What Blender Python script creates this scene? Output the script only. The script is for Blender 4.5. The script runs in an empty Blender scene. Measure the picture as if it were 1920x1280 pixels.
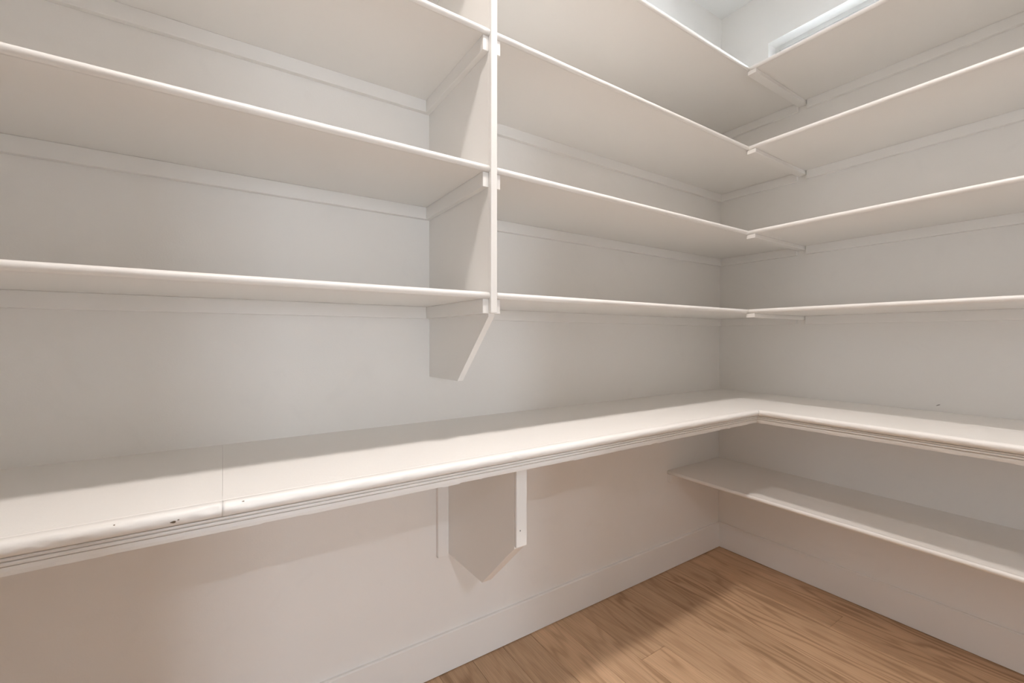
import bpy, bmesh, math, random
from mathutils import Matrix, Vector

random.seed(7)
SC = bpy.context.scene
COL = SC.collection

# ------------------------------------------------------------------ camera
F_PX = 817.0975
YAW, PITCH, ROLL = math.radians(56.5044), math.radians(-0.5537), math.radians(0.0543)
CAM = Vector((-2.4003, -1.4446, 1.2117))
fw = Vector((math.cos(YAW) * math.cos(PITCH), math.sin(YAW) * math.cos(PITCH), math.sin(PITCH)))
rt = Vector((math.sin(YAW), -math.cos(YAW), 0))
up = rt.cross(fw)
r2 = math.cos(ROLL) * rt + math.sin(ROLL) * up
u2 = -math.sin(ROLL) * rt + math.cos(ROLL) * up
cam_data = bpy.data.cameras.new('camera')
cam_data.sensor_width = 36.0
cam_data.lens = F_PX / 1920.0 * 36.0
cam_data.clip_start = 0.02
cam = bpy.data.objects.new('camera', cam_data)
cam.matrix_world = Matrix(((r2.x, u2.x, -fw.x, CAM.x), (r2.y, u2.y, -fw.y, CAM.y), (r2.z, u2.z, -fw.z, CAM.z), (0, 0, 0, 1)))
COL.objects.link(cam)
SC.camera = cam

# ------------------------------------------------------------------ sky, lamps, exposure
SKY_COLOUR, SKY_STRENGTH = (0.86, 0.91, 1.0), 34.0
LAMP_COLOUR = (1.0, 0.918, 0.868)
HALL_COLOUR = (0.84, 0.895, 1.0)
LAMP_WATTS = [24.0, 14.0, 90.0, 85.0]          # window end, far end, hall, hall
world = bpy.data.worlds.new('overcast_sky')
SC.world = world
world.use_nodes = True
bgn = world.node_tree.nodes['Background']
bgn.inputs['Color'].default_value = (*SKY_COLOUR, 1)
bgn.inputs['Strength'].default_value = SKY_STRENGTH
vs = SC.view_settings
vs.view_transform = 'Standard'
vs.look = 'None'
vs.exposure = 0.12
vs.gamma = 1.0
vs.use_curve_mapping = False
SC.cycles.max_bounces = 14
SC.cycles.diffuse_bounces = 10
SC.cycles.transparent_max_bounces = 12

# ------------------------------------------------------------------ dimensions (metres; the room corner is the origin)
CEIL = 3.04
X0, Y0 = -3.5, -2.2              # far ends of the left wall and of the right wall
DA, DB = 0.4229, 0.4846          # depth of the upper shelves on the left and on the right wall
TH = 0.0185                      # shelf board thickness
ZS = [1.3354, 1.6798, 2.0486, 2.3934]
XD0, XD1 = -1.7945, -1.7752      # the divider's two faces
CH, CT = 0.0405, 0.018           # cleat height and thickness
ZC = 0.914                       # countertop
BA, BB = 0.498, 0.554            # plane of the countertop's lower moulding band, left and right wall
ZM = 0.8586                      # bottom of that moulding

# ------------------------------------------------------------------ materials
def mat_new(name):
    m = bpy.data.materials.new(name)
    m.use_nodes = True
    nt = m.node_tree
    return m, nt, nt.nodes['Principled BSDF']

def N(nt, kind, **kw):
    n = nt.nodes.new(kind)
    for k, v in kw.items():
        setattr(n, k, v)
    return n

def paint(name, colour, rough, fine=0.06, broad=0.05, fine_scale=260.0, scuff=0.0):
    m, nt, b = mat_new(name)
    geo = N(nt, 'ShaderNodeNewGeometry')
    n1 = N(nt, 'ShaderNodeTexNoise'); n1.inputs['Scale'].default_value = fine_scale; n1.inputs['Detail'].default_value = 2
    n2 = N(nt, 'ShaderNodeTexNoise'); n2.inputs['Scale'].default_value = 14; n2.inputs['Detail'].default_value = 5
    n2.inputs['Distortion'].default_value = 0.8
    for n in (n1, n2):
        nt.links.new(geo.outputs['Position'], n.inputs['Vector'])
    b1 = N(nt, 'ShaderNodeBump'); b1.inputs['Strength'].default_value = fine; b1.inputs['Distance'].default_value = 0.002
    b2 = N(nt, 'ShaderNodeBump'); b2.inputs['Strength'].default_value = broad; b2.inputs['Distance'].default_value = 0.01
    nt.links.new(n1.outputs['Fac'], b1.inputs['Height'])
    nt.links.new(n2.outputs['Fac'], b2.inputs['Height'])
    nt.links.new(b1.outputs['Normal'], b2.inputs['Normal'])
    nt.links.new(b2.outputs['Normal'], b.inputs['Normal'])
    b.inputs['Roughness'].default_value = rough
    b.inputs['Specular IOR Level'].default_value = 0.35
    if scuff:
        n3 = N(nt, 'ShaderNodeTexNoise'); n3.inputs['Scale'].default_value = 5.5; n3.inputs['Detail'].default_value = 6
        n3.inputs['Distortion'].default_value = 1.5
        nt.links.new(geo.outputs['Position'], n3.inputs['Vector'])
        rp = N(nt, 'ShaderNodeValToRGB')
        rp.color_ramp.elements[0].position = 0.60; rp.color_ramp.elements[0].color = (*colour, 1)
        rp.color_ramp.elements[1].position = 0.80
        rp.color_ramp.elements[1].color = (*[c * (1 - scuff) for c in colour], 1)
        nt.links.new(n3.outputs['Fac'], rp.inputs['Fac'])
        nt.links.new(rp.outputs['Color'], b.inputs['Base Color'])
    else:
        b.inputs['Base Color'].default_value = (*colour, 1)
    return m

WHITE = (0.84, 0.825, 0.80)
M_WALL = paint('wall_paint', WHITE, 0.5, 0.10, 0.05, 240, 0.03)
M_CEIL = paint('ceiling_paint', (0.80, 0.795, 0.78), 0.7, 0.08, 0.03)
M_TRIM = paint('trim_paint', (0.85, 0.835, 0.81), 0.36, 0.03, 0.02, 180)
M_OLD = paint('old_brushed_paint', (0.85, 0.835, 0.81), 0.40, 0.10, 0.10, 320)

def plain(name, colour, rough=0.6, metal=0.0):
    m, nt, b = mat_new(name)
    n = N(nt, 'ShaderNodeTexNoise'); n.inputs['Scale'].default_value = 60
    rp = N(nt, 'ShaderNodeValToRGB')
    rp.color_ramp.elements[0].color = (*[c * 0.9 for c in colour], 1)
    rp.color_ramp.elements[1].color = (*[min(1, c * 1.08) for c in colour], 1)
    nt.links.new(n.outputs['Fac'], rp.inputs['Fac'])
    nt.links.new(rp.outputs['Color'], b.inputs['Base Color'])
    b.inputs['Roughness'].default_value = rough
    b.inputs['Metallic'].default_value = metal
    return m

M_CHIP = plain('bare_wood_chip', (0.16, 0.12, 0.08))
M_HOLE = plain('nail_hole', (0.09, 0.08, 0.07))
M_GASKET = plain('window_gasket', (0.10, 0.10, 0.10))
M_VINYL = plain('window_vinyl', (0.74, 0.74, 0.73), 0.4)
M_NEUTRAL_FLOOR = plain('neutral_unseen_floor', (0.46, 0.47, 0.48), 0.6)  # unseen floors, made neutral grey to take warmth out of the bounce
M_SUB = plain('dark_subfloor', (0.05, 0.032, 0.02), 0.9)

def glass_mat():
    m, nt, b = mat_new('window_glass')
    nt.nodes.remove(b)
    out = nt.nodes['Material Output']
    tr = N(nt, 'ShaderNodeBsdfTransparent'); tr.inputs['Color'].default_value = (0.95, 0.97, 0.97, 1)
    gl = N(nt, 'ShaderNodeBsdfGlossy'); gl.inputs['Roughness'].default_value = 0.02
    fr = N(nt, 'ShaderNodeFresnel'); fr.inputs['IOR'].default_value = 1.45
    mx = N(nt, 'ShaderNodeMixShader')
    nt.links.new(fr.outputs['Fac'], mx.inputs['Fac'])
    nt.links.new(tr.outputs['BSDF'], mx.inputs[1]); nt.links.new(gl.outputs['BSDF'], mx.inputs[2])
    nt.links.new(mx.outputs['Shader'], out.inputs['Surface'])
    return m
M_GLASS = glass_mat()

def lens_mat():
    m, nt, b = mat_new('lamp_lens')
    n = N(nt, 'ShaderNodeTexNoise'); n.inputs['Scale'].default_value = 90
    b.inputs['Base Color'].default_value = (0.9, 0.88, 0.84, 1)
    b.inputs['Emission Color'].default_value = (*LAMP_COLOUR, 1)
    b.inputs['Emission Strength'].default_value = 6.0
    b.inputs['Roughness'].default_value = 0.5
    return m
M_LENS = lens_mat()

def wood_mat():
    m, nt, b = mat_new('oak_plank')
    L = nt.links.new
    tc = N(nt, 'ShaderNodeTexCoord')
    oi = N(nt, 'ShaderNodeObjectInfo')
    # every plank gets its own piece of the log
    off = N(nt, 'ShaderNodeVectorMath', operation='SCALE')
    cmb = N(nt, 'ShaderNodeCombineXYZ')
    L(oi.outputs['Random'], cmb.inputs[0]); L(oi.outputs['Random'], cmb.inputs[1]); L(oi.outputs['Random'], cmb.inputs[2])
    L(cmb.outputs[0], off.inputs[0]); off.inputs['Scale'].default_value = 37.0
    add = N(nt, 'ShaderNodeVectorMath', operation='ADD')
    L(tc.outputs['Object'], add.inputs[0]); L(off.outputs[0], add.inputs[1])
    # slow wander of the grain along the plank (planks run along Y)
    mp1 = N(nt, 'ShaderNodeMapping'); mp1.inputs['Scale'].default_value = (5.6, 0.75, 1.0)
    L(add.outputs[0], mp1.inputs[0])
    n1 = N(nt, 'ShaderNodeTexNoise'); n1.inputs['Scale'].default_value = 1.0; n1.inputs['Detail'].default_value = 3.0
    n1.inputs['Roughness'].default_value = 0.45
    L(mp1.outputs[0], n1.inputs['Vector'])
    # rings: sine of the wandering height field = cathedral grain
    mul = N(nt, 'ShaderNodeMath', operation='MULTIPLY'); mul.inputs[1].default_value = 105.0
    L(n1.outputs['Fac'], mul.inputs[0])
    sin = N(nt, 'ShaderNodeMath', operation='SINE'); L(mul.outputs[0], sin.inputs[0])
    ring = N(nt, 'ShaderNodeMapRange'); ring.inputs['From Min'].default_value = -1; ring.inputs['From Max'].default_value = 1
    L(sin.outputs[0], ring.inputs['Value'])
    rpow = N(nt, 'ShaderNodeMath', operation='POWER'); rpow.inputs[1].default_value = 2.2
    L(ring.outputs[0], rpow.inputs[0])
    # patches where the figure is strong or weak
    n4 = N(nt, 'ShaderNodeTexNoise'); n4.inputs['Scale'].default_value = 1.0; n4.inputs['Detail'].default_value = 2.0
    mp4 = N(nt, 'ShaderNodeMapping'); mp4.inputs['Scale'].default_value = (9.0, 0.9, 1.0); mp4.inputs['Location'].default_value = (5, 3, 1)
    L(add.outputs[0], mp4.inputs[0]); L(mp4.outputs[0], n4.inputs['Vector'])
    st = N(nt, 'ShaderNodeMapRange'); st.inputs['From Min'].default_value = 0.38; st.inputs['From Max'].default_value = 0.66
    st.inputs['To Min'].default_value = 0.10; st.inputs['To Max'].default_value = 0.66
    L(n4.outputs['Fac'], st.inputs['Value'])
    fig = N(nt, 'ShaderNodeMath', operation='MULTIPLY'); L(rpow.outputs[0], fig.inputs[0]); L(st.outputs[0], fig.inputs[1])
    # fine pores, long along the plank
    mp2 = N(nt, 'ShaderNodeMapping'); mp2.inputs['Scale'].default_value = (380.0, 9.0, 1.0)
    L(add.outputs[0], mp2.inputs[0])
    n2 = N(nt, 'ShaderNodeTexNoise'); n2.inputs['Scale'].default_value = 1.0; n2.inputs['Detail'].default_value = 3.0
    L(mp2.outputs[0], n2.inputs['Vector'])
    # broad tone
    mp3 = N(nt, 'ShaderNodeMapping'); mp3.inputs['Scale'].default_value = (6.0, 1.0, 1.0)
    L(add.outputs[0], mp3.inputs[0])
    n3 = N(nt, 'ShaderNodeTexNoise'); n3.inputs['Scale'].default_value = 1.3; n3.inputs['Detail'].default_value = 3.0
    L(mp3.outputs[0], n3.inputs['Vector'])
    base = N(nt, 'ShaderNodeMix', data_type='RGBA')
    base.inputs[6].default_value = (0.53, 0.347, 0.207, 1); base.inputs[7].default_value = (0.66, 0.452, 0.292, 1)
    L(n3.outputs['Fac'], base.inputs[0])
    rnd = N(nt, 'ShaderNodeMapRange'); rnd.inputs['To Min'].default_value = 0.88; rnd.inputs['To Max'].default_value = 1.08
    L(oi.outputs['Random'], rnd.inputs['Value'])
    c1 = N(nt, 'ShaderNodeVectorMath', operation='SCALE')
    L(base.outputs[2], c1.inputs[0]); L(rnd.outputs[0], c1.inputs['Scale'])
    c2 = N(nt, 'ShaderNodeMix', data_type='RGBA')
    c2.inputs[7].default_value = (0.27, 0.155, 0.080, 1)
    L(fig.outputs[0], c2.inputs[0]); L(c1.outputs[0], c2.inputs[6])
    pr = N(nt, 'ShaderNodeMapRange'); pr.inputs['From Min'].default_value = 0.34; pr.inputs['From Max'].default_value = 0.60
    pr.inputs['To Min'].default_value = 0.86; pr.inputs['To Max'].default_value = 1.06
    L(n2.outputs['Fac'], pr.inputs['Value'])
    c3 = N(nt, 'ShaderNodeVectorMath', operation='SCALE')
    L(c2.outputs[2], c3.inputs[0]); L(pr.outputs[0], c3.inputs['Scale'])
    L(c3.outputs[0], b.inputs['Base Color'])
    b.inputs['Roughness'].default_value = 0.55
    b.inputs['Specular IOR Level'].default_value = 0.3
    hs = N(nt, 'ShaderNodeMath', operation='SUBTRACT'); L(n2.outputs['Fac'], hs.inputs[0]); L(fig.outputs[0], hs.inputs[1])
    bp = N(nt, 'ShaderNodeBump'); bp.inputs['Strength'].default_value = 0.25; bp.inputs['Distance'].default_value = 0.0008
    L(hs.outputs[0], bp.inputs['Height']); L(bp.outputs['Normal'], b.inputs['Normal'])
    return m
M_WOOD = wood_mat()

# ------------------------------------------------------------------ mesh helpers (all given in world coordinates)
class MB:
    def __init__(self):
        self.v, self.f, self.s = [], [], []
    def quad_faces(self, faces, base, smooth):
        for q in faces:
            self.f.append(tuple(base + i for i in q)); self.s.append(smooth)
    def box(self, x0, x1, y0, y1, z0, z1, bev=0.0):
        x0, x1 = sorted((x0, x1)); y0, y1 = sorted((y0, y1)); z0, z1 = sorted((z0, z1))
        bm = bmesh.new()
        vs_ = [bm.verts.new((x, y, z)) for x in (x0, x1) for y in (y0, y1) for z in (z0, z1)]
        for q in ((0, 1, 3, 2), (4, 6, 7, 5), (0, 4, 5, 1), (2, 3, 7, 6), (0, 2, 6, 4), (1, 5, 7, 3)):
            bm.faces.new([vs_[i] for i in q])
        if bev:
            bmesh.ops.bevel(bm, geom=list(bm.edges), offset=bev, segments=2, affect='EDGES', profile=0.5)
        self.take(bm)
        return self
    def take(self, bm, smooth=False):
        bmesh.ops.recalc_face_normals(bm, faces=bm.faces)
        bm.verts.index_update()
        b0 = len(self.v)
        self.v += [tuple(v.co) for v in bm.verts]
        for f in bm.faces:
            self.f.append(tuple(b0 + v.index for v in f.verts)); self.s.append(smooth)
        bm.free()
    def prism(self, poly, axis, a0, a1, bev=0.0):
        """poly: 2D outline; axis 'x': (y,z) outline along x, axis 'y': (x,z) along y, axis 'z': (x,y) along z."""
        def P(p, a):
            return {'x': (a, p[0], p[1]), 'y': (p[0], a, p[1]), 'z': (p[0], p[1], a)}[axis]
        bm = bmesh.new()
        lo = [bm.verts.new(P(p, a0)) for p in poly]
        hi = [bm.verts.new(P(p, a1)) for p in poly]
        bm.faces.new(lo); bm.faces.new(hi[::-1])
        n = len(poly)
        for i in range(n):
            bm.faces.new((lo[i], lo[(i + 1) % n], hi[(i + 1) % n], hi[i]))
        if bev:
            bmesh.ops.bevel(bm, geom=list(bm.edges), offset=bev, segments=2, affect='EDGES', profile=0.5)
        self.take(bm)
        return self
    def loft(self, rings, smooth_rows=None, cap=True):
        """rings: equal-length closed outlines; smooth_rows: set of outline edge indices shaded smooth."""
        b0 = len(self.v); n = len(rings[0])
        for r in rings:
            self.v += [tuple(p) for p in r]
        for k in range(len(rings) - 1):
            for i in range(n):
                j = (i + 1) % n
                self.f.append((b0 + k * n + i, b0 + k * n + j, b0 + (k + 1) * n + j, b0 + (k + 1) * n + i))
                self.s.append(bool(smooth_rows and i in smooth_rows))
        if cap:
            self.f.append(tuple(b0 + i for i in range(n))[::-1]); self.s.append(False)
            m_ = b0 + (len(rings) - 1) * n
            self.f.append(tuple(m_ + i for i in range(n))); self.s.append(False)
        return self
    def build(self, name, mat, parent=None, origin=None, fix=False):
        o = Vector(parent['_o']) if parent is not None and origin is None else Vector(origin or (0, 0, 0))
        me = bpy.data.meshes.new(name)
        me.from_pydata([(x - o.x, y - o.y, z - o.z) for x, y, z in self.v], [], self.f)
        me.polygons.foreach_set('use_smooth', self.s)
        if fix:
            bm = bmesh.new(); bm.from_mesh(me); bmesh.ops.recalc_face_normals(bm, faces=bm.faces); bm.to_mesh(me); bm.free()
        me.materials.append(mat)
        me.update()
        ob = bpy.data.objects.new(name, me)
        COL.objects.link(ob)
        ob.location = o
        if parent is not None:
            ob.parent = parent
            po = Vector(parent['_o'])
            ob.location = o - po
        ob['_o'] = tuple(o)
        return ob

def thing(name, label, cat, loc, group=None):
    o = bpy.data.objects.new(name, None)
    o.empty_display_size = 0.05
    COL.objects.link(o)
    o.location = loc
    o['_o'] = tuple(loc)
    o['label'] = label; o['category'] = cat
    if group:
        o['group'] = group
    return o

def struct(ob):
    ob['kind'] = 'structure'
    return ob

# ------------------------------------------------------------------ floor: oak planks running along the right wall
FLOOR_T = 0.012
floor = struct(MB().box(X0 - 0.1, 0.1, Y0 - 0.1, 0.1, -0.10, -FLOOR_T - 0.002).build('floor', M_SUB))
PW = 0.1336
seams = [0.0, -0.159]
while seams[-1] > X0:
    seams.append(seams[-1] - PW)
joints = {1: [-0.668, -1.75], 7: [-0.358, -1.60], 0: [-1.30], 2: [-1.42], 3: [-0.98, -2.05], 4: [-1.72], 5: [-1.20], 6: [-0.92, -1.95],
          8: [-1.05], 9: [-0.62, -1.85], 10: [-0.45, -1.45]}
for i in range(len(seams) - 1):
    xa, xb = max(seams[i + 1], X0), seams[i]
    js = joints.get(i) or sorted([-random.uniform(0.3, 1.0), -random.uniform(1.3, 2.0)], reverse=True)
    ys = [0.0] + [j for j in js if j > Y0 + 0.2] + [Y0]
    for k in range(len(ys) - 1):
        g = 0.0005
        cx, cy = (xa + xb) / 2, (ys[k] + ys[k + 1]) / 2
        MB().box(xa + g, xb - g, ys[k + 1] + g, ys[k] - g, -FLOOR_T, 0.0, 0.0009).build(
            'plank', M_WOOD, floor, origin=(cx, cy, 0))

# ------------------------------------------------------------------ walls and ceiling
WT = 0.12
struct(MB().box(X0 - WT, WT + 0.05, 0, WT, -0.1, CEIL + 0.1).build('wall_left', M_WALL))
WY0, WY1, WZ0, WZ1 = -1.30, -0.2625, 2.445, 2.760          # window opening in the right wall
mb = MB()
mb.box(0, WT, WY1, 0, -0.1, CEIL + 0.1).box(0, WT, Y0 - WT, WY0, -0.1, CEIL + 0.1)
mb.box(0, WT, WY0, WY1, -0.1, WZ0).box(0, WT, WY0, WY1, WZ1, CEIL + 0.1)
wall_right = struct(mb.build('wall_right', M_WALL))
# small gouge in the plaster above the countertop
mb = MB()
for dy, dz, a, b in ((0, 0, 0.0055, 0.0016), (0.0045, -0.0026, 0.0035, 0.0012)):
    pts = [(-0.9315 + dy + a * math.cos(t) * 0.9 - b * math.sin(t) * 0.5, 0.9408 + dz + b * math.sin(t) - 0.3 * a * math.cos(t)) for t in
           [k * math.tau / 10 for k in range(10)]]
    mb.prism(pts, 'x', -0.0006, 0.0)
mb.build('plaster_gouge', M_HOLE, wall_right)
EY0, EY1, EZ = -2.16, -0.62, 2.40  # opening added in the end wall to darken the left side
mb = MB().box(X0 - WT, X0, EY1, 0, -0.1, CEIL + 0.1).box(X0 - WT, X0, Y0 - WT, EY0, -0.1, CEIL + 0.1).box(X0 - WT, X0, EY0, EY1, EZ, CEIL + 0.1)
struct(mb.build('wall_end', M_WALL))
PX0 = X0 - 1.9  # unlit passage invented behind the opening, swallows bounce light
struct(MB().box(PX0, X0 - WT, Y0, -0.2, -0.1, 0.0).build('floor_added_passage', M_NEUTRAL_FLOOR))
struct(MB().box(PX0, X0 - WT, Y0, -0.2, 2.6, 2.7).build('ceiling_added_passage', M_CEIL))
mb = MB().box(PX0, X0 - WT, -0.2, -0.1, -0.1, 2.7).box(PX0 - 0.1, PX0, Y0, -0.1, -0.1, 2.7)
struct(mb.build('wall_added_passage', M_WALL))
DX0, DX1, DZ = -2.59, -1.93, 2.10                             # doorway behind the camera
GX0, GX1 = -1.06, -0.60                                      # added doorway, lets hall light reach the window wall
mb = MB()
mb.box(X0 - WT, DX0, Y0 - WT, Y0, -0.1, CEIL + 0.1).box(DX1, GX0, Y0 - WT, Y0, -0.1, CEIL + 0.1).box(GX1, 0, Y0 - WT, Y0, -0.1, CEIL + 0.1)
for xa, xb in ((DX0, DX1), (GX0, GX1)):
    mb.box(xa, xb, Y0 - WT, Y0, DZ, CEIL + 0.1)
struct(mb.build('wall_rear', M_WALL))
struct(MB().box(X0 - WT, WT, Y0 - WT, WT, CEIL, CEIL + 0.12).build('ceiling', M_CEIL))
# casings round the doorway and the opening added for light
for nm, lb, xa, xb in (('door_1', 'white cased doorway behind the camera', DX0, DX1), ('added_doorway', 'white cased doorway added to light the window wall', GX0, GX1)):
    door = thing(nm, lb, 'doorway', (0.5 * (xa + xb), Y0, 0))
    door['kind'] = 'structure'
    MB().box(xa - 0.085, xa, Y0, Y0 + 0.016, 0.0, DZ, 0.002).build('casing', M_TRIM, door)
    MB().box(xb, xb + 0.085, Y0, Y0 + 0.016, 0.0, DZ, 0.002).build('casing', M_TRIM, door)
    MB().box(xa - 0.085, xb + 0.085, Y0, Y0 + 0.016, DZ, DZ + 0.085, 0.002).build('casing', M_TRIM, door)

# unseen room invented beyond the doorway; its window is placed to shape the daylight
HX0, HX1, HY = -5.4, 0.0, -5.6
mb = MB().box(HX0 - WT, HX1 + WT, HY - WT, Y0 - WT, -0.1, 0.0)
struct(mb.build('floor_hall', M_NEUTRAL_FLOOR))
struct(MB().box(HX0 - WT, HX1 + WT, HY - WT, Y0 - WT, CEIL, CEIL + 0.12).build('ceiling_hall', M_CEIL))
struct(MB().box(HX0 - WT, X0 - WT, Y0 - WT, Y0, -0.1, CEIL).build('wall_hall_near', M_WALL))
struct(MB().box(HX0 - WT, HX0, HY - WT, Y0 - WT, 0, CEIL).build('wall_hall_left', M_WALL))
struct(MB().box(HX1, HX1 + WT, HY - WT, Y0 - WT, 0, CEIL).build('wall_hall_right', M_WALL))
KX0, KX1, KZ0, KZ1 = -3.15, -2.58, 0.85, 2.10
mb = MB()
mb.box(HX0, KX0, HY - WT, HY, 0, CEIL).box(KX1, HX1, HY - WT, HY, 0, CEIL)
mb.box(KX0, KX1, HY - WT, HY, 0, KZ0).box(KX0, KX1, HY - WT, HY, KZ1, CEIL)
struct(mb.build('wall_hall_far', M_WALL))

def window(name, axis, plane, a0, a1, z0, z1, out):
    """frame in the plane `plane` (axis 'x': opening spans y; 'y': spans x); out = outward sign."""
    loc = (plane, (a0 + a1) / 2, z0) if axis == 'x' else ((a0 + a1) / 2, plane, z0)
    w = thing(name, 'white framed window letting in daylight', 'window', loc)
    w['kind'] = 'structure'
    def bx(mb, p0, p1, u0, u1, c0, c1, bev=0.0):
        p0, p1 = plane + out * p0, plane + out * p1
        return mb.box(p0, p1, u0, u1, c0, c1, bev) if axis == 'x' else mb.box(u0, u1, p0, p1, c0, c1, bev)
    fw_ = 0.022
    for u0, u1, c0, c1 in ((a0, a0 + fw_, z0, z1), (a1 - fw_, a1, z0, z1), (a0 + fw_, a1 - fw_, z0, z0 + fw_), (a0 + fw_, a1 - fw_, z1 - fw_, z1)):
        bx(MB(), 0.0, 0.045, u0, u1, c0, c1, 0.0012).build('frame', M_VINYL, w)
    g = fw_ + 0.003
    mb = MB()
    for u0, u1, c0, c1 in ((a0 + fw_, a0 + g, z0 + fw_, z1 - fw_), (a1 - g, a1 - fw_, z0 + fw_, z1 - fw_), (a0 + g, a1 - g, z0 + fw_, z0 + g), (a0 + g, a1 - g, z1 - g, z1 - fw_)):
        bx(mb, 0.016, 0.040, u0, u1, c0, c1)
    mb.build('gasket', M_GASKET, w)
    s = g + 0.035
    for u0, u1, c0, c1 in ((a0 + g, a0 + s, z0 + g, z1 - g), (a1 - s, a1 - g, z0 + g, z1 - g), (a0 + s, a1 - s, z0 + g, z0 + s), (a0 + s, a1 - s, z1 - s, z1 - g)):
        bx(MB(), 0.010, 0.040, u0, u1, c0, c1, 0.0012).build('sash', M_VINYL, w)
    bx(MB(), 0.022, 0.027, a0 + s - 0.004, a1 - s + 0.004, z0 + s - 0.004, z1 - s + 0.004).build('pane', M_GLASS, w)
    # light portal filling the opening: only tells the renderer where the sky comes in
    ld = bpy.data.lights.new('window_portal', 'AREA'); ld.shape = 'RECTANGLE'; ld.size = a1 - a0; ld.size_y = z1 - z0
    ld.cycles.is_portal = True
    lo = bpy.data.objects.new('window_portal', ld); COL.objects.link(lo)
    c = Vector((plane + out * 0.05, (a0 + a1) / 2, (z0 + z1) / 2)) if axis == 'x' else Vector(((a0 + a1) / 2, plane + out * 0.05, (z0 + z1) / 2))
    d = Vector((-out, 0, 0)) if axis == 'x' else Vector((0, -out, 0))
    lo.rotation_euler = d.to_track_quat('-Z', 'Y').to_euler(); lo.parent = w; lo.location = c - Vector(w['_o'])
    return w
window('window_1', 'x', 0.072, WY0, WY1, WZ0, WZ1, 1)
window('window_2', 'y', HY - 0.06, KX0, KX1, KZ0, KZ1, -1)['label'] = 'unseen tall hall window beyond the doorway'

# baseboards
HB, TB = 0.1435, 0.0125
struct(MB().prism([(0, 0.003), (-TB, 0.003), (-TB, HB - 0.0035), (-TB + 0.0035, HB), (0, HB)], 'x', X0, 0.0).build('baseboard_left', M_TRIM))
struct(MB().prism([(0, 0.003), (-TB, 0.003), (-TB, HB - 0.0035), (-TB + 0.0035, HB), (0, HB)], 'y', Y0, -TB).build('baseboard_right', M_TRIM))
struct(MB().prism([(X0, 0.001), (X0 + TB, 0.001), (X0 + TB, HB), (X0, HB)], 'y', EY1, -TB).build('baseboard_end', M_TRIM))

# ------------------------------------------------------------------ ceiling lamps (recessed, above the frame)
def disc(cx, cy, r, z, n=32):
    return [(cx + r * math.cos(k * math.tau / n), cy + r * math.sin(k * math.tau / n), z) for k in range(n)]
def downlight(x, y, watts, colour, label, drop=0.078):
    w = thing('ceiling_downlight', label, 'ceiling light', (x, y, CEIL), 'round ceiling downlights')
    n = 32
    def tube(r0, r1, z0, z1):
        mb = MB()
        rings = [disc(x, y, r1, z1), disc(x, y, r1, z0), disc(x, y, r0, z0), disc(x, y, r0, z1)]
        for r in rings: mb.v += r
        for k in range(3):
            for i in range(n):
                j = (i + 1) % n
                mb.f.append((k * n + i, k * n + j, (k + 1) * n + j, (k + 1) * n + i)); mb.s.append(False)
        return mb
    tube(0.098, 0.104, CEIL - drop, CEIL).build('housing', M_TRIM, w, fix=True)
    tube(0.094, 0.0975, CEIL - drop + 0.002, CEIL - 0.002).build('baffle', M_GASKET, w, fix=True)
    mb = MB(); mb.v += disc(x, y, 0.088, CEIL - 0.006); mb.f.append(tuple(range(n))[::-1]); mb.s.append(False)
    mb.build('lens', M_LENS, w)
    ld = bpy.data.lights.new('downlight_lamp', 'AREA'); ld.shape = 'DISK'; ld.size = 0.17
    ld.energy = watts; ld.color = colour
    lo = bpy.data.objects.new('downlight_lamp', ld); COL.objects.link(lo); lo.parent = w; lo.location = (0, 0, -0.008)
downlight(-1.40, -1.05, LAMP_WATTS[0], LAMP_COLOUR, 'ceiling downlight in front of the left wall, nearer the window wall', 0.090)
downlight(-2.42, -1.05, LAMP_WATTS[1], LAMP_COLOUR, 'ceiling downlight in front of the left wall, farther from the window wall', 0.028)
downlight(-2.65, -3.85, LAMP_WATTS[2], HALL_COLOUR, 'ceiling downlight in the hall beyond the doorway')
downlight(-3.50, -3.60, LAMP_WATTS[3], HALL_COLOUR, 'ceiling downlight in the hall, farther from the window wall')

# ------------------------------------------------------------------ upper shelves
R = TH / 2
def nose_outline(z_top, n=8):
    """half-round front edge: (offset, z) from the top of the board to its underside"""
    zc = z_top - R
    return [(R * math.sin(t), zc + R * math.cos(t)) for t in [math.pi * k / n for k in range(n + 1)]]
def board_left_wall(z, x0, x1, mitre=False):
    mb = MB()
    xe = 0.0 if mitre else x1
    mb.box(x0, xe, -(DA - R), 0, z - TH, z)
    pr = nose_outline(z)
    end = (lambda o: -(DB - R + o)) if mitre else (lambda o: x1)
    steps = 40
    rings = []
    for k in range(steps + 1):
        t = k / steps
        wob = 0.0 if k in (0, steps) else random.uniform(-0.0003, 0.0003)
        rings.append([(x0 + (end(o) - x0) * t, -(DA - R + o * (1 + wob / R)), zz) for o, zz in pr])
    mb.loft(rings, set(range(len(pr) - 1)))
    return mb
def board_right_wall(z, y1):
    mb = MB()
    mb.box(-(DB - R), 0, -(DA - R), y1, z - TH, z)
    pr = nose_outline(z)
    steps = 30
    rings = []
    for k in range(steps + 1):
        t = k / steps
        wob = 0.0 if k in (0, steps) else random.uniform(-0.0003, 0.0003)
        rings.append([(-(DB - R + o * (1 + wob / R)), -(DA - R + o) + (y1 + (DA - R + o)) * t, zz) for o, zz in pr])
    mb.loft(rings, set(range(len(pr) - 1)))
    return mb
def cleat(x0, x1, y0, y1, z0, z1):
    return MB().box(x0, x1, y0, y1, z0, z1, 0.0016)

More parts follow.
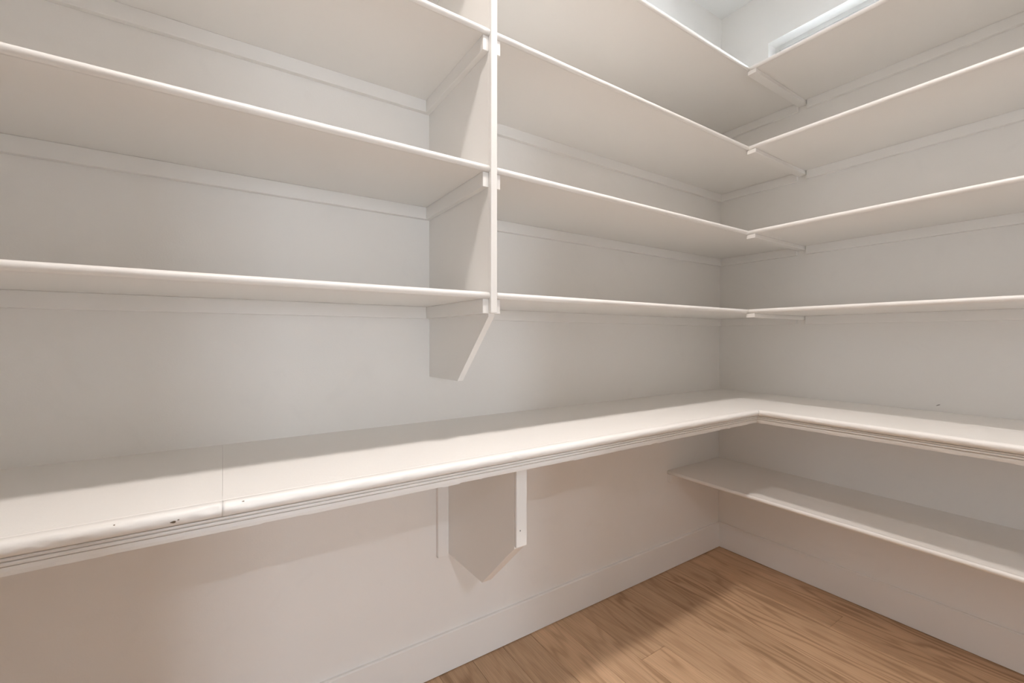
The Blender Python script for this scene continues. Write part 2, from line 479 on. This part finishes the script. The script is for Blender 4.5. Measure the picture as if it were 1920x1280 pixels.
ORD = ['lowest', 'second from the bottom', 'third from the bottom', 'topmost']
YF = -0.413
for i, z in enumerate(ZS):
    zb = z - TH
    s = thing('wall_shelf', 'white shelf left of the upright divider, %s of its bay' % ORD[i], 'shelf', (-2.64, 0, zb), 'upper shelves left of the divider')
    board_left_wall(z, X0, XD0).build('board', M_TRIM, s, fix=True)
    cleat(X0, XD0 - CT, -CT, 0, zb - CH, zb).build('wall_cleat', M_TRIM, s)
    cleat(XD0 - CT, XD0, YF, 0, zb - CH, zb).build('side_cleat', M_TRIM, s)
    s = thing('wall_shelf', 'white shelf between divider and room corner, %s of its stack' % ORD[i], 'shelf', (-0.9, 0, zb), 'upper shelves right of the divider')
    board_left_wall(z, XD1, 0, True).build('board', M_TRIM, s, fix=True)
    cleat(XD1 + CT, 0, -CT, 0, zb - CH, zb).build('wall_cleat', M_TRIM, s)
    cleat(XD1, XD1 + CT, YF, 0, zb - CH, zb).build('side_cleat', M_TRIM, s)
    s = thing('wall_shelf', 'white shelf on the window wall, %s of the four above the countertop' % ORD[i], 'shelf', (0, -1.2, zb), 'upper shelves on the right-hand wall')
    board_right_wall(z, Y0).build('board', M_TRIM, s, fix=True)
    cleat(-CT, 0, Y0, -DA - 0.03, zb - CH, zb).build('wall_cleat', M_TRIM, s)
    MB().box(-CT, 0, -DA + 0.012, -CT, zb - CH, zb, 0.0016).build('wall_cleat', M_TRIM, s)
    MB().box(-DB + 0.004, -0.0005, -DA - 0.026, -DA + 0.0115, zb - 0.0175, zb, 0.002).build('joint_batten', M_TRIM, s)

# ------------------------------------------------------------------ upright divider
dv = thing('shelf_divider', 'white upright board between the shelf bays with a slanted lower end', 'divider', ((XD0 + XD1) / 2, 0, 1.073))
YD = -DA + 0.011
MB().prism([(0, 1.073), (0, 2.80), (YD, 2.80), (YD, 1.2690), (-0.221, 1.0755)], 'x', XD0, XD1, 0.0008).build('panel', M_TRIM, dv)
MB().box(XD0 - 0.0003, XD1 + 0.0003, -DA - 0.004, YD, 1.2775, 2.80, 0.0025).build('front_strip', M_TRIM, dv)

# ------------------------------------------------------------------ countertop with moulded nosing
ct = thing('countertop', 'long white painted L-shaped countertop with a worn moulded front edge', 'countertop', (-1.2, -0.25, ZM))
BOT = 0.872
INS = 0.03
JX = -2.4035
MB().box(X0, JX - 0.00012, -(BA - INS), 0, BOT, ZC, 0.0005).build('top_board', M_OLD, ct)
MB().box(JX + 0.00012, 0, -(BA - INS), 0, BOT, ZC, 0.0005).build('top_board', M_OLD, ct)
MB().box(-(BB - INS), 0, Y0, -(BA - INS), BOT, ZC).build('top_board', M_OLD, ct)

NR, NC, NZ = 0.0125, 0.0065, ZC - 0.0125
PROF = [(-INS, ZC), (-0.0075, ZC), (-0.0065, ZC - 0.0007), (-0.0052, ZC - 0.0007), (-0.0042, ZC)]
n0 = len(PROF)
PROF += [(NC + NR * math.sin(t), NZ + NR * math.cos(t)) for t in [math.pi * k / 12 for k in range(13)]]
n1_ = len(PROF) - 1
PROF += [(0.0010, NZ - NR - 0.0002), (0.0010, 0.8872), (0.0066, 0.8868), (0.0078, 0.8846), (0.0066, 0.8826), (0.0008, 0.8822),
         (0.0008, 0.8802), (0.0052, 0.8798), (0.0060, 0.8772), (0.0052, 0.8746), (-0.0012, 0.8742), (-0.0012, 0.8722), (0.0022, 0.8718)]
n2_ = len(PROF)
PROF += [(0.0022, 0.8650), (0.0008, ZM), (-0.010, ZM), (-INS, ZM)]
SMOOTH = set(range(n0 - 1, n1_))
nb = n2_ + 1                    # index of the ragged lower lip

def nosing(name, along0, end, is_a, chips, seed, step=0.005):
    rng = random.Random(seed)
    L_ = abs(end(0) - along0)
    n = int(L_ / step)
    rag = 0.0; rings = []
    ph = [rng.uniform(0, 6.28) for _ in range(6)]
    dents = list(chips)
    for _ in range(int(L_ * 22)):
        dents.append((along0 + (end(0) - along0) * rng.random(), rng.uniform(n0 + 2, n1_), rng.uniform(0.003, 0.011), rng.uniform(0.7, 1.8), rng.uniform(0.0003, 0.0012)))
    for k in range(n + 1):
        t = k / n
        if rng.random() < 0.07:
            rag = rng.uniform(-0.0024, 0.0014)
        rag *= 0.93
        s0 = along0 + (end(0) - along0) * t
        w = 0.0005 * math.sin(s0 * 9 + ph[0]) + 0.0003 * math.sin(s0 * 23 + ph[1])
        ring = []
        for i, (o, z) in enumerate(PROF):
            a = along0 + (end(o) - along0) * t
            if n0 <= i <= n1_:
                o += w * 0.8 + 0.00018 * math.sin(s0 * 61 + i * 1.3 + ph[2]) + rng.uniform(-0.00006, 0.00006)
                for ca, ci, rl, ri, d in dents:
                    da = (s0 - ca) / rl
                    if abs(da) < 2.5:
                        g_ = 1.4 * d * math.exp(-da * da - ((i - ci) / ri) ** 2)
                        o -= g_ * 0.8; z -= g_ * 0.5
            elif i >= nb and i <= nb + 1:
                z += rag
            elif n1_ < i < nb:
                o += 0.0003 * math.sin(s0 * 31 + ph[3]) + rag * 0.12
            ring.append((a, -(BA + o), z) if is_a else (-(BB + o), a, z))
        rings.append(ring)
    return MB().loft(rings, SMOOTH).build(name, M_OLD, ct, fix=True)

mid = n0 + 6
chA = [(-2.473, mid + 2.5, 0.006, 1.1, 0.0030), (-2.446, mid + 1, 0.007, 1.4, 0.0022), (-2.421, mid - 2, 0.008, 1.6, 0.0022), (-2.629, mid, 0.008, 1.6, 0.0022),
       (-2.612, mid + 1, 0.006, 1.2, 0.0026), (-2.590, mid + 1.5, 0.012, 1.0, 0.0020), (-2.548, mid - 4, 0.004, 1.0, 0.0016), (-2.645, mid + 2, 0.010, 1.2, 0.0018)]
chA2 = [(-2.397, mid + 2, 0.006, 1.4, 0.0024), (-2.385, mid - 3, 0.005, 1.0, 0.0016), (-2.36, mid - 2, 0.012, 1.2, 0.0018), (-2.25, mid - 4, 0.010, 1.0, 0.0012),
        (-2.20, mid - 3, 0.015, 1.0, 0.0010), (-2.12, mid - 3.5, 0.006, 1.0, 0.0012), (-1.775, mid, 0.004, 2.0, 0.0016), (-1.765, mid + 1, 0.004, 1.2, 0.0020),
        (-1.756, mid - 1, 0.005, 1.2, 0.0018), (-1.745, mid + 0.5, 0.004, 1.4, 0.0012)]
nl = nosing('nosing', X0, lambda o: JX - 0.0001, True, chA, 3)
nosing('nosing', JX + 0.0001, lambda o: -(BB + o), True, chA2, 4)
nosing('nosing', Y0, lambda o: -(BA + o), False, [(-1.0, mid, 0.006, 1.2, 0.0012), (-1.1, mid + 1, 0.006, 1.2, 0.0012)], 5)
# bare wood showing in two chips
for x, z, a, b in ((-2.4732, 0.8985, 0.0040, 0.0018), (-2.4660, 0.9010, 0.0016, 0.0008), (-2.5480, 0.9105, 0.0013, 0.0008), (-2.372, 0.9118, 0.0022, 0.0007)):
    dz = z - NZ
    y = -(BA + NC + math.sqrt(max(0, NR * NR - dz * dz)))
    nrm = Vector((0, y + BA + NC, dz)).normalized()
    tz = Vector((0, -nrm.z, nrm.y)) if nrm.y < 0 else Vector((0, nrm.z, -nrm.y))
    c = Vector((x, y, z))
    pts = [c + Vector((a * math.cos(t), 0, 0)) + tz * (b * math.sin(t) + 0.3 * b * math.sin(2 * t)) for t in [k * math.tau / 12 for k in range(12)]]
    mb = MB()
    mb.loft([[tuple(p - nrm * 0.003) for p in pts], [tuple(p + nrm * 0.0001) for p in pts]])
    mb.build('paint_chip', M_CHIP, ct, fix=True)['label'] = 'dark bare wood chip in the paint'

# ------------------------------------------------------------------ bracket under the countertop
bx0, bx1 = -1.7280, -1.6935
br = thing('counter_bracket', 'white wooden bracket under the countertop with an angled lower edge', 'bracket', ((bx0 + bx1) / 2, -0.2, 0.435))
ZU = BOT - 0.0005
MB().prism([(0, 0.433), (0, ZU), (-0.441, ZU), (-0.441, 0.6215), (-0.2585, 0.4415)], 'x', bx0, bx1, 0.0015).build('panel', M_TRIM, br)
MB().box(bx0 - 0.0006, bx1 + 0.0012, -0.4535, -0.441, 0.6275, ZU, 0.004).build('front_strip', M_TRIM, br)
MB().box(bx0 - 0.042, bx0, -0.019, 0, 0.4270, ZU, 0.0022).build('wall_cleat', M_TRIM, br)
pts = [(-1.7165 + 0.0013 * math.cos(t), 0.6753 + 0.0022 * math.sin(t)) for t in [k * math.tau / 10 for k in range(10)]]
MB().prism(pts, 'y', -0.4541, -0.4530).build('nail_hole', M_HOLE, br)

# ------------------------------------------------------------------ low shelf on the right wall
DL, ZL = 0.4735, 0.5170
ls = thing('low_shelf', 'white painted shelf under the countertop on the right-hand wall', 'shelf', (0, -1.1, ZL - TH))
mb = MB().box(-(DL - R), 0, Y0, 0, ZL - TH, ZL)
pr = nose_outline(ZL)
mb.loft([[(-(DL - R + o), Y0 * k / 20, zz) for o, zz in pr] for k in range(21)], set(range(len(pr) - 1)))
mb.build('board', M_TRIM, ls, fix=True)
MB().box(-DL + 0.004, 0, -0.019, 0, ZL - TH - 0.042, ZL - TH, 0.0018).build('side_cleat', M_TRIM, ls)
MB().box(-0.019, 0, Y0, -0.019, ZL - TH - 0.042, ZL - TH, 0.0018).build('wall_cleat', M_TRIM, ls)

for o in bpy.data.objects:
    if '_o' in o:
        del o['_o']
